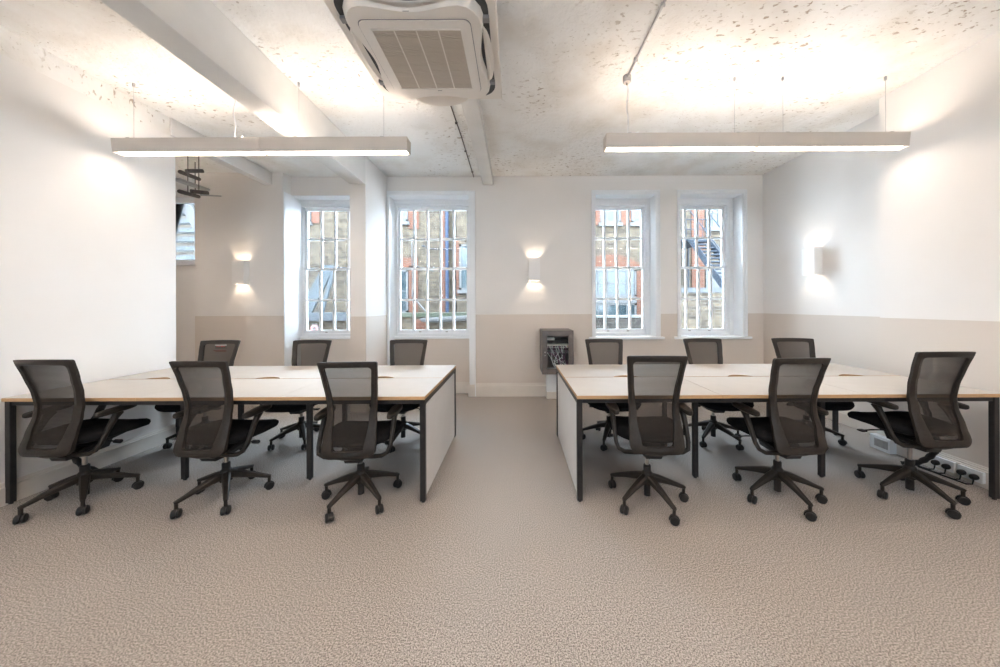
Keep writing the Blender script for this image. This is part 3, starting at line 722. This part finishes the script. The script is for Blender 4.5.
# dark round airway, then the raised centre
MB().loft([rrect(.425, .425, .12, ZA + .0, 8), rrect(.425, .425, .12, ZA - .002, 8)]).build('air_slot', ac_dark, ac)
m = MB()
def centre(h0, z, pinch=.055):   # rounded square whose sides bow inwards
    l = []
    for i in range(72):
        a = 2 * math.pi * i / 72; ca, sa = math.cos(a), math.sin(a); e = 5.0
        r_ = h0 / ((abs(ca) ** e + abs(sa) ** e) ** (1 / e))
        k = max(abs(ca), abs(sa)); bow = pinch * max(0, (k - .80) / .20)
        r_ -= bow; l.append((r_ * ca, r_ * sa, z))
    return l
DP = .036
MB().loft([centre(.412, ZA - .001), centre(.405, ZA - DP), centre(.398, ZA - DP - .016)]).build('centre_panel', ac_white, ac, smooth=True)
ZG = ZA - DP - .0165
MB().loft([rrect(.324, .302, .04, ZG, 6), rrect(.324, .302, .04, ZG - .001, 6)]).build('panel_groove', ac_grey, ac)
gr = MB().loft([rrect(.320, .298, .04, ZG, 6), rrect(.320, .298, .04, ZG - .006, 6)]).build('grille_door', ac_white, ac)
MB().box(-.258, .258, -.240, .248, ZG - .0075, ZG - .0062).build('filter', ac_grille, gr)
m = MB()
for k in range(31): yy = -.236 + k * .0155; m.box(-.256, .256, yy, yy + .006, ZG - .010, ZG - .0076)
m.build('louvre_slats', ac_grille, gr)
m = MB()
for k in (-.129, 0, .129): m.box(k - .004, k + .004, -.240, .248, ZG - .012, ZG - .0101)
m.box(-.262, .262, -.246, -.240, ZG - .012, ZG - .006).box(-.262, .262, .248, .254, ZG - .012, ZG - .006)
m.build('grille_ribs', ac_white, gr)
box('badge', .0, .03, .275, .280, ZG - .0068, ZG - .0061, ac_grey, gr)
box('indicator', -.04, -.005, -.352, -.348, ZA - DP - .0168, ZA - DP - .0161, ac_grey, ac)
for k in range(4):
    a = k * math.pi / 2
    m = MB(); loops = []
    K = 16
    for (rr, z0_, z1_) in ((.372, .030, .034), (.405, .052, .058), (.440, .062, .067)):
        pass
    up = []; dn = []
    for i in range(K + 1):
        u = -1 + 2 * i / K; bw = (1 - u * u) ** .6
        # cross-section of the drooping flap at this station
        y1 = -.382; y2 = -.390 - (.060 if k == 2 else .045) * bw; z1 = ZA - .020; z2 = ZA - .022 - (.045 if k == 2 else .014) * bw
        loops.append([(u * .225, y1, z1), (u * .225, (y1 + y2) / 2, (z1 + z2) / 2 - .010 * bw - .003), (u * .225, y2, z2), (u * .225, (y1 + y2) / 2, (z1 + z2) / 2 + .004 * bw + .003)])
    f = m.loft(loops).build('air_flap', ac_white, ac, smooth=True); f.rotation_euler = (0, 0, a)
    m = MB(); m.box(-.275, -.238, -.428, -.375, ZA - .022, ZA - .001).box(.238, .275, -.428, -.375, ZA - .022, ZA - .001)
    f = m.build('flap_hinge', ac_grey, ac, bevel=.004); f.rotation_euler = (0, 0, a)

# ---------------------------------------------------------------- wall data cabinet with its contents
cx0, cx1, cy0, cy1, cz0, cz1 = 0.351, 0.775, 4.25, YB, 0.414, 1.005
cab = thing('data_cabinet', 'grey steel data cabinet hung on the back wall, glazed door over cables', 'cabinet', ((cx0 + cx1) / 2, (cy0 + cy1) / 2, cz0))
ox, oy, oz = cab.location
def cbx(m, a, b_, c_, d, e, f, mi=0): m.box(a - ox, b_ - ox, c_ - oy, d - oy, e - oz, f - oz, mi); return m
m = MB(); T = .004
cbx(m, cx0, cx0 + T, cy0 + .012, cy1, cz0, cz1); cbx(m, cx1 - T, cx1, cy0 + .012, cy1, cz0, cz1); cbx(m, cx0 + T, cx1 - T, cy0 + .012, cy1, cz1 - T, cz1)
cbx(m, cx0 + T, cx1 - T, cy0 + .012, cy1, cz0, cz0 + T); cbx(m, cx0 + T, cx1 - T, cy1 - T, cy1, cz0 + T, cz1 - T)
m.build('body', cab_grey, cab)
m = MB(); cbx(m, cx0 + .03, cx0 + .045, cy0 + .05, cy0 + .065, cz0 + T, cz1 - T); cbx(m, cx1 - .045, cx1 - .03, cy0 + .05, cy0 + .065, cz0 + T, cz1 - T)
m.build('rack_rail', cab_in, cab)
m = MB(); gx0, gx1, gz0, gz1 = cx0 + .068, cx1 - .070, cz0 + .075, cz1 - .075
cbx(m, cx0, gx0, cy0, cy0 + .012, cz0, cz1); cbx(m, gx1, cx1, cy0, cy0 + .012, cz0, cz1); cbx(m, gx0, gx1, cy0, cy0 + .012, cz0, gz0); cbx(m, gx0, gx1, cy0, cy0 + .012, gz1, cz1)
for k in range(4):
    cbx(m, cx0 + .02, cx0 + .028, cy0 - .002, cy0, cz0 + .06 + k * .13, cz0 + .14 + k * .13, 0)
dr = m.build('door', cab_grey, cab, bevel=.002)
cbx(MB(), gx0, gx1, cy0 + .004, cy0 + .007, gz0, gz1).build('glass', pane_m, dr)
m = MB(); m.lathe([(.009, -.012), (.009, 0)], (cx0 + .038 - ox, cy0 - oy, cz0 + .30 - oz), 12, axis='Y'); m.lathe([(.007, -.008), (.007, 0)], (cx0 + .038 - ox, cy0 - oy, cz0 + .255 - oz), 12, axis='Y')
m.build('lock', chrome, dr, smooth=True)
# inside: router, switch, leads
sw = thing('network_switch', 'pale network switch with leads behind the glass of the grey cabinet', 'network switch', (.56, 4.40, .765))
MB().box(-.165, .165, -.07, .10, 0, .044).build('case', ac_white, sw, bevel=.003)
m = MB()
for k in range(12): m.box(-.145 + k * .022, -.130 + k * .022, -.073, -.0702, .010, .028)
m.build('ports', cab_in, sw)
MB().box(.138, .152, -.073, -.0702, .014, .028).build('indicator', orange_m, sw)
sh = tag(box('rack_shelf', cx0 + .035, cx1 - .035, 4.32, 4.60, .690, .696, galv), 'steel shelf under the switch inside the grey cabinet', 'shelf')
rt = thing('router', 'cream plastic router leaning at the top of the grey cabinet', 'router', (.475, 4.42, .862))
MB().box(-.06, .06, -.04, .06, 0, .035).build('case', ac_white, rt, bevel=.006)
MB().tube([(.04, .03, .03), (.05, .03, .075)], .004, 8).build('aerial', plastic_dk, rt)
rs = tag(box('rack_shelf', cx0 + .035, cx1 - .035, 4.36, 4.60, .855, .861, cab_in), 'black shelf under the router inside the grey cabinet', 'shelf')
random.seed(3)
for k in range(11):
    x0_ = .415 + .026 * k; x1_ = random.uniform(.44, .69); pur = k % 3 == 1
    z1_ = random.uniform(.50, .58)
    pts = [(x0_, 4.325, .783), (x0_ - .004, 4.305, .772), (x0_ + random.uniform(-.02, .02), 4.295, .72), ((x0_ + x1_) / 2 + random.uniform(-.05, .05), 4.285 + .004 * k % .02, .64), (x1_, 4.30, z1_ + .02), (x1_ + .03, 4.32, z1_), (x1_ + .02, 4.36, z1_ + .05)]
    m = MB()
    # smooth the path
    V = [Vector(p) for p in pts]; sm = []
    for i in range(len(V) - 1):
        p0, p1, p2, p3 = V[max(i - 1, 0)], V[i], V[i + 1], V[min(i + 2, len(V) - 1)]
        for t in (0, .25, .5, .75):
            sm.append(0.5 * ((2 * p1) + (-p0 + p2) * t + (2 * p0 - 5 * p1 + 4 * p2 - p3) * t * t + (-p0 + 3 * p1 - 3 * p2 + p3) * t ** 3))
    sm.append(V[-1])
    m.tube(sm, .0048 if not pur else .006, 7)
    tag(m.build('patch_cable', cable_purple if pur else cable_white, smooth=True), ('dark purple' if pur else 'pale grey') + ' patch cable looping down inside the grey wall cabinet', 'cable', ('purple' if pur else 'pale') + ' patch cables in the wall cabinet')
# boxed pipe below the cabinet
o = thing('pipe_boxing', 'white boxed-in pipe on the floor under the grey cabinet', 'pipe boxing', (.70, 4.61, 0))
MB().box(-.262, .25, -.07, .074, 0.10, .42).build('casing', white_paint, o, bevel=.003)
MB().box(-.268, .256, -.078, .074, 0, .10).build('plinth', skirt_paint, o, bevel=.003)
MB().box(-.06, .03, -.076, -.0702, .28, .34).build('grille', galv, o)

# ---------------------------------------------------------------- sockets, plugs, leads on the right
for k, (yy, lab) in enumerate(((2.495, 'white double socket low on the right wall, farther pair of plugs'), (2.345, 'white double socket low on the right wall, nearer pair of plugs'))):
    t = thing('wall_socket', lab, 'socket', (XR - .022, yy, .075), 0, 'white sockets on the right skirting')
    MB().box(-.022, 0, -.064, .064, -.04, .04).build('back_box', white_paint, t, bevel=.003)
    MB().box(-.027, -.022, -.066, .066, -.042, .042).build('face_plate', white_paint, t, bevel=.002)
    MB().box(-.030, -.027, -.010, -.003, .018, .03).box(-.030, -.027, .003, .010, .018, .03).build('switch', white_paint, t)
for k, (yy, lab) in enumerate(((2.525, 'black plug at the far end of the row of four on the right skirting'), (2.462, 'black plug, second from the far end of the row of four'), (2.378, 'black plug, second from the near end of the row of four'), (2.312, 'black plug at the near end of the row of four on the right skirting'))):
    t = thing('power_plug', lab, 'plug', (XR - .049, yy, .070), 0, 'black plugs in the right wall sockets')
    MB().loft([[(x, .020 * s_ * math.cos(a), .021 * s_ * math.sin(a)) for a in [2 * math.pi * i / 14 for i in range(14)]] for x, s_ in ((0, .9), (-.012, 1), (-.028, .95), (-.036, .7))]).build('plug_body', plastic_dk, t, smooth=True)
    MB().tube([(-.02, 0, -.02), (-.022, 0, -.035), (-.028, .0, -.052), (-.045, .02, -.062), (-.06, .10 + .02 * k, -.064), (-.075, 2.58 - yy, -.064)], .0045, 8).build('lead', plastic_dk, t, smooth=True)
o = thing('floor_power_box', 'small white power box against the right skirting where the wall steps back', 'power box', (XR - .05, 2.915, 0))
MB().box(-.035, .027, -.10, .06, 0, .125).build('case', white_paint, o, bevel=.003)
MB().box(-.039, -.035, -.085, .02, .03, .10).build('face_plate', galv, o, bevel=.001)
def spine(name, label, pts):
    m = MB(); V = [Vector(p) for p in pts]; sm = []
    for i in range(len(V) - 1):
        p0, p1, p2, p3 = V[max(i - 1, 0)], V[i], V[i + 1], V[min(i + 2, len(V) - 1)]
        for t in (0, .2, .4, .6, .8):
            sm.append(0.5 * ((2 * p1) + (-p0 + p2) * t + (2 * p0 - 5 * p1 + 4 * p2 - p3) * t * t + (-p0 + 3 * p1 - 3 * p2 + p3) * t ** 3))
    sm.append(V[-1])
    m.tube(sm, lambda k: .022 if k % 2 else .017, 10)
    return tag(m.build(name, plastic_dk), label, 'cable guide')
spine('cable_guide', 'black cable guide dropping from the right desk toward the plugs', [(3.13, 2.45, .67), (3.17, 2.43, .5), (3.22, 2.42, .32), (3.24, 2.44, .2), (3.23, 2.52, .08), (3.18, 2.60, .025)])
spine('cable_guide', 'black cable guide dropping from the left desk beside the left wall', [(-3.22, 2.50, .67), (-3.30, 2.45, .45), (-3.37, 2.40, .25), (-3.36, 2.44, .12), (-3.28, 2.50, .03)])

# ---------------------------------------------------------------- pipework hanging in the passage
o = thing('pipe_hanger', 'suspended tray of dark lagged pipes near the ceiling past the left wall', 'pipe rack', (-4.2, 4.05, 2.9))
def loc(x, y, z): return (x + 4.2, y - 4.05, z - 2.9)
MB().bar([loc(-4.02, 3.72, 2.86), loc(-4.18, 4.25, 2.93)], lambda k: .10, lambda k: .03).build('tray', galv, o, bevel=.003)
m = MB()
for (x, y) in ((-4.16, 4.00), (-4.25, 4.18), (-3.95, 3.93)): m.tube([loc(x, y, 2.80), loc(x, y, ZC)], .005, 6)
m.build('drop_rod', rubber_pipe, o)
for p0, p1 in (((-4.15, 3.90, 3.02), (-4.34, 4.32, 3.10)), ((-3.97, 3.80, 2.985), (-3.92, 3.95, 3.05)), ((-4.05, 3.80, 2.74), (-4.35, 4.32, 2.86)), ((-4.02, 3.90, 2.78), (-3.95, 4.05, 2.81)), ((-3.98, 3.98, 2.76), (-3.78, 4.05, 2.77))):
    r_ = .010 if p1[0] > -3.8 else .024
    MB().tube([loc(*p0), loc(*p1)], r_, 10).build('lagged_pipe', rubber_pipe if r_ > .02 else galv, o, smooth=True)

# ---------------------------------------------------------------- outside
struct(box('ground_courtyard', -14, 14, 5.4, 11, -.6, -.5, yard))
def ext_window(m_par, x0, x1, z0, z1, cols, rows, Y=11.0, sill=True):
    f = MB(); t = .07
    f.box(x0, x1, Y - .03, Y + .02, z0, z0 + t).box(x0, x1, Y - .03, Y + .02, z1 - t, z1).box(x0, x0 + t, Y - .03, Y + .02, z0, z1).box(x1 - t, x1, Y - .03, Y + .02, z0, z1)
    for k in range(1, cols): xx = x0 + (x1 - x0) * k / cols; f.box(xx - .02, xx + .02, Y - .02, Y + .02, z0 + t, z1 - t)
    for k in range(1, rows): zz = z0 + (z1 - z0) * k / rows; f.box(x0 + t, x1 - t, Y - .02, Y + .02, zz - .025, zz + .025)
    if sill: f.box(x0 - .06, x1 + .06, Y - .10, Y + .02, z0 - .12, z0)
    fo = f.build('window', ext_white, m_par)
    box('glass', x0 + t, x1 - t, Y, Y + .01, z0 + t, z1 - t, ext_glass, fo)
def patch(par, nm, x0, x1, z0, z1, mat, Y=10.985): box(nm, x0, x1, Y, Y + .02, z0, z1, mat, par)
A_ = thing('brick_building', 'stock brick building with red brick bands seen through the two left windows', 'building')
box('wall', -12, -0.9, 11.02, 12, -.6, 5.3, stock, A_)
ext_window(A_, -5.0, -3.76, 4.30, 5.2, 3, 2, 11.0); ext_window(A_, -5.0, -3.76, 1.13, 2.62, 3, 2, 11.0)
patch(A_, 'brick_band', -3.74, -3.38, 4.05, 5.3, redb); patch(A_, 'brick_band', -3.74, -3.42, .9, 2.75, redb)
patch(A_, 'brick_band', -4.3, -3.42, 2.7, 3.05, redb); patch(A_, 'brick_band', -2.62, -2.42, -.5, 5.3, redb)
ext_window(A_, -7.6, -7.15, 4.3, 5.0, 2, 2, 11.0); patch(A_, 'brick_band', -7.12, -6.85, 4.25, 5.3, redb)
patch(A_, 'side_bay', -2.02, -0.9, -.6, 5.3, stock, 10.8)
ext_window(A_, -1.93, -1.0, 1.9, 3.45, 2, 2, 10.77)
patch(A_, 'brick_band', -2.04, -1.95, 1.7, 3.7, redb, 10.79)
B_ = thing('brick_building', 'red and stock brick building with white windows seen through the third window', 'building')
box('wall', 1.2, 5.5, 11.02, 12, -.6, 5.3, stock, B_)
patch(B_, 'brick_band', 2.3, 2.95, 4.15, 5.3, redb); patch(B_, 'brick_band', 3.68, 4.02, 4.15, 5.3, redb); patch(B_, 'brick_band', 4.70, 5.5, -.6, 5.3, redb)
ext_window(B_, 2.95, 3.66, 4.22, 5.2, 3, 2); ext_window(B_, 4.04, 4.7, 4.22, 5.2, 2, 2)
arch = [(2.2, 2.62), (4.35, 2.62)] + [(4.35 - 2.15 * k / 12, 2.75 + .38 * math.sin(math.pi * k / 12) ** .8) for k in range(13)]
MB().prism(arch, 'Y', 10.97, 11.02).build('brick_arch', redb, B_)
ext_window(B_, 2.2, 4.2, 1.65, 2.6, 6, 2, sill=False); patch(B_, 'spandrel', 2.2, 4.2, 1.42, 1.65, ext_white, 10.95)
ext_window(B_, 2.2, 4.2, .4, 1.42, 6, 2); patch(B_, 'brick_band', 4.22, 4.72, .3, 2.55, redb)
D_ = thing('brick_building', 'stock and red brick building behind the fire escape', 'building')
box('wall', 5.5, 10, 11.3, 12, -.6, 7.4, stock, D_)  # top out of view, raised to block sky from the right wall
patch(D_, 'brick_band', 6.3, 6.75, -.6, 5.3, redb, 11.27); patch(D_, 'brick_band', 7.35, 8.2, 2.6, 5.3, redb, 11.27)
ext_window(D_, 6.8, 7.3, 4.1, 5.2, 2, 2, 11.27); patch(D_, 'rendered_panel', 6.8, 8.2, .9, 2.6, ext_white, 11.26)
# downpipes
for x, r_, lab in ((-2.38, .062, 'thick dark blue downpipe on the building through the second window'), (-2.14, .04, 'thinner dark blue downpipe to the right of the thick one')):
    m = MB().tube([(x, 10.90, -.5), (x, 10.90, 5.2)], r_, 12)
    for z in (0.5, 2.2, 4.0): m.lathe([(r_ * 1.25, z), (r_ * 1.25, z + .1)], (x, 10.90, 0), 12).box(x - .02, x + .02, 10.9, 11.02, z, z + .06)
    tag(m.build('downpipe', blue_pipe, smooth=True), lab, 'pipe')
tag(MB().tube([(-3.25, 10.93, 3.45), (-2.9, 10.85, 3.32), (-2.0, 10.90, 3.30), (-1.6, 10.72, 3.4)], .022, 8).build('wall_cable', iron, smooth=True), 'dark cable looped across the brick of the building opposite', 'cable')
m = MB().tube([(-2.87, 8.7, 3.2), (-2.86, 8.7, 1.62), (-2.30, 8.5, 1.05)], .022, 8).tube([(-2.86, 8.7, 2.5), (-2.85, 10.9, 2.55)], .015, 6)
tag(m.build('white_pipe', ext_white, smooth=True), 'thin white waste pipe bending to the right above the gutter', 'pipe')
# long white gutter
loops = []
for k in range(9):
    x = -2.45 + 1.25 * k / 8; s_ = .6 + .4 * math.sin(math.pi * min(1, k / 3) / 2)
    loops.append([(x, 8.14 + .12 * math.cos(a) * s_, 1.0 + .07 * k / 8 - .10 * max(0, math.sin(a)) * s_ + (0 if math.sin(a) > 0 else .035)) for a in [2 * math.pi * i / 14 for i in range(14)]])
tag(MB().loft(loops).build('gutter', ext_white, smooth=True), 'pale canopy gutter at the foot of the second window view', 'gutter')
# yard walls
g1 = thing('yard_wall', 'low stock brick yard wall with mossy coping through the second window', 'wall'); box('wall', -3.9, -1.0, 8.3, 8.55, -.5, 1.06, stock, g1); box('coping', -3.95, -.95, 8.26, 8.6, 1.06, 1.17, moss, g1)
patch(g1, 'brick_band', -2.66, -2.35, -.5, 1.0, redb, 8.28)
g2 = thing('yard_wall', 'dark weathered brick yard wall at the foot of the third window', 'wall'); box('wall', 1.4, 4.1, 8.0, 8.25, -.5, 1.03, darkb, g2); box('coping', 1.36, 4.14, 7.96, 8.29, 1.03, 1.09, stone, g2)
g3 = thing('yard_wall', 'taller stock brick yard wall below the fire escape', 'wall'); box('wall', 4.16, 7.5, 8.0, 8.25, -.5, 1.66, stock, g3); box('coping', 4.15, 7.54, 7.96, 8.29, 1.66, 1.78, roofing, g3)
g4 = thing('yard_wall', 'brick yard wall with dark coping behind the leftmost window', 'wall'); box('wall', -7.5, -3.96, 8.3, 8.55, -.5, .98, stock, g4); box('coping', -7.5, -3.98, 8.2, 8.6, .98, 1.15, roofing, g4)
# round sign
o = thing('round_sign', 'small round red and white sign low in the leftmost window', 'sign', (-5.22, 8.15, .78))
MB().lathe([(.115, 0), (.115, .02)], n=24, axis='Y').build('disc', ext_white, o, smooth=True)
MB().lathe([(.085, -.004), (.085, 0)], n=24, axis='Y').build('ring', red_paint, o, smooth=True)
MB().lathe([(.055, -.008), (.055, -.004)], n=24, axis='Y').build('centre', ext_white, o, smooth=True)
MB().box(-.01, .01, .02, .07, -1.28, .05).build('post', galv, o)
# slanted pale canopy
m = MB().prism([(-5.85, 1.17), (-5.45, 1.17), (-4.80, 2.45), (-5.10, 2.45)], 'Y', 8.36, 8.44)
m.prism([(-5.20, 1.17), (-5.10, 1.17), (-4.78, 2.30), (-4.86, 2.30)], 'Y', 8.30, 8.36).box(-6.0, -4.6, 8.25, 8.55, 1.15, 1.19)
tag(m.build('slanted_canopy', steel_pale), 'pale slanted metal side of a stair through the leftmost window', 'canopy')
tag(MB().tube([(-7.4, 10.9, 2.75), (-6.8, 10.9, 2.62), (-6.2, 10.9, 2.70), (-5.2, 10.9, 2.62)], .03, 8).build('wall_cable', iron, smooth=True), 'dark cable sagging on the brick behind the leftmost window', 'cable')
# fire escape
fe = thing('fire_escape', 'black iron fire escape stair outside the rightmost window', 'fire escape', (5.3, 9.6, 0))
m = MB()
n = 14
for k in range(n):
    u = k / (n - 1); x = .10 + .40 * u; y = 0.1 - 1.0 * u; z = 3.30 - 1.50 * u
    m.box(x, x + .50, y - .09, y + .09, z - .018, z + .018)
m.build('tread', iron, fe)
for dx in (0.08, .60):
    MB().bar([(dx, .12, 3.38), (dx + .40, -.90, 1.78)], lambda k: .03, lambda k: .17).build('stringer', iron, fe)
    MB().tube([(dx, .12, 4.25), (dx + .40, -.90, 2.7)], .018, 8).build('handrail', iron, fe)
MB().box(-.25, .75, .15, 1.5, 3.33, 3.38).build('platform', iron, fe)
m = MB()
for k in range(9): m.tube([(-.25 + .125 * k, .18, 3.38), (-.25 + .125 * k, .18, 4.0)], .010, 6)
m.tube([(-.27, .18, 4.0), (.77, .18, 4.0)], .018, 8).tube([(-.27, .18, 3.7), (.77, .18, 3.7)], .012, 8)
m.build('railing', iron, fe)
for x, y in ((-.22, .2), (-.22, 1.4), (.72, 1.4)): MB().tube([(x, y, -.5), (x, y, 3.33)], .03, 8).build('post', iron, fe)
# steel stair behind the passage window
st = thing('steel_staircase', 'pale steel staircase outside the narrow passage window', 'staircase', (-7.0, 6.6, 0))
m = MB()
for k in range(20): m.box(-1.3, 1.0, .06 * (k - 5), .06 * (k - 5) + .22, 5.1 - .19 * k, 5.19 - .19 * k)
m.build('tread', steel_pale, st)
MB().bar([(-.55, -.05, 4.6), (1.1, -.05, 1.9)], lambda k: .04, lambda k: .22).build('stringer', ext_white, st)
MB().box(-1.3, -1.2, .05, .15, -.5, 4.2).box(.6, .7, .3, .4, -.5, 2.2).build('post', steel_pale, st)
MB().bar([(-.9, -.1, 2.9), (.9, -.1, 1.2)], lambda k: .04, lambda k: .18).build('stringer', ext_white, st)
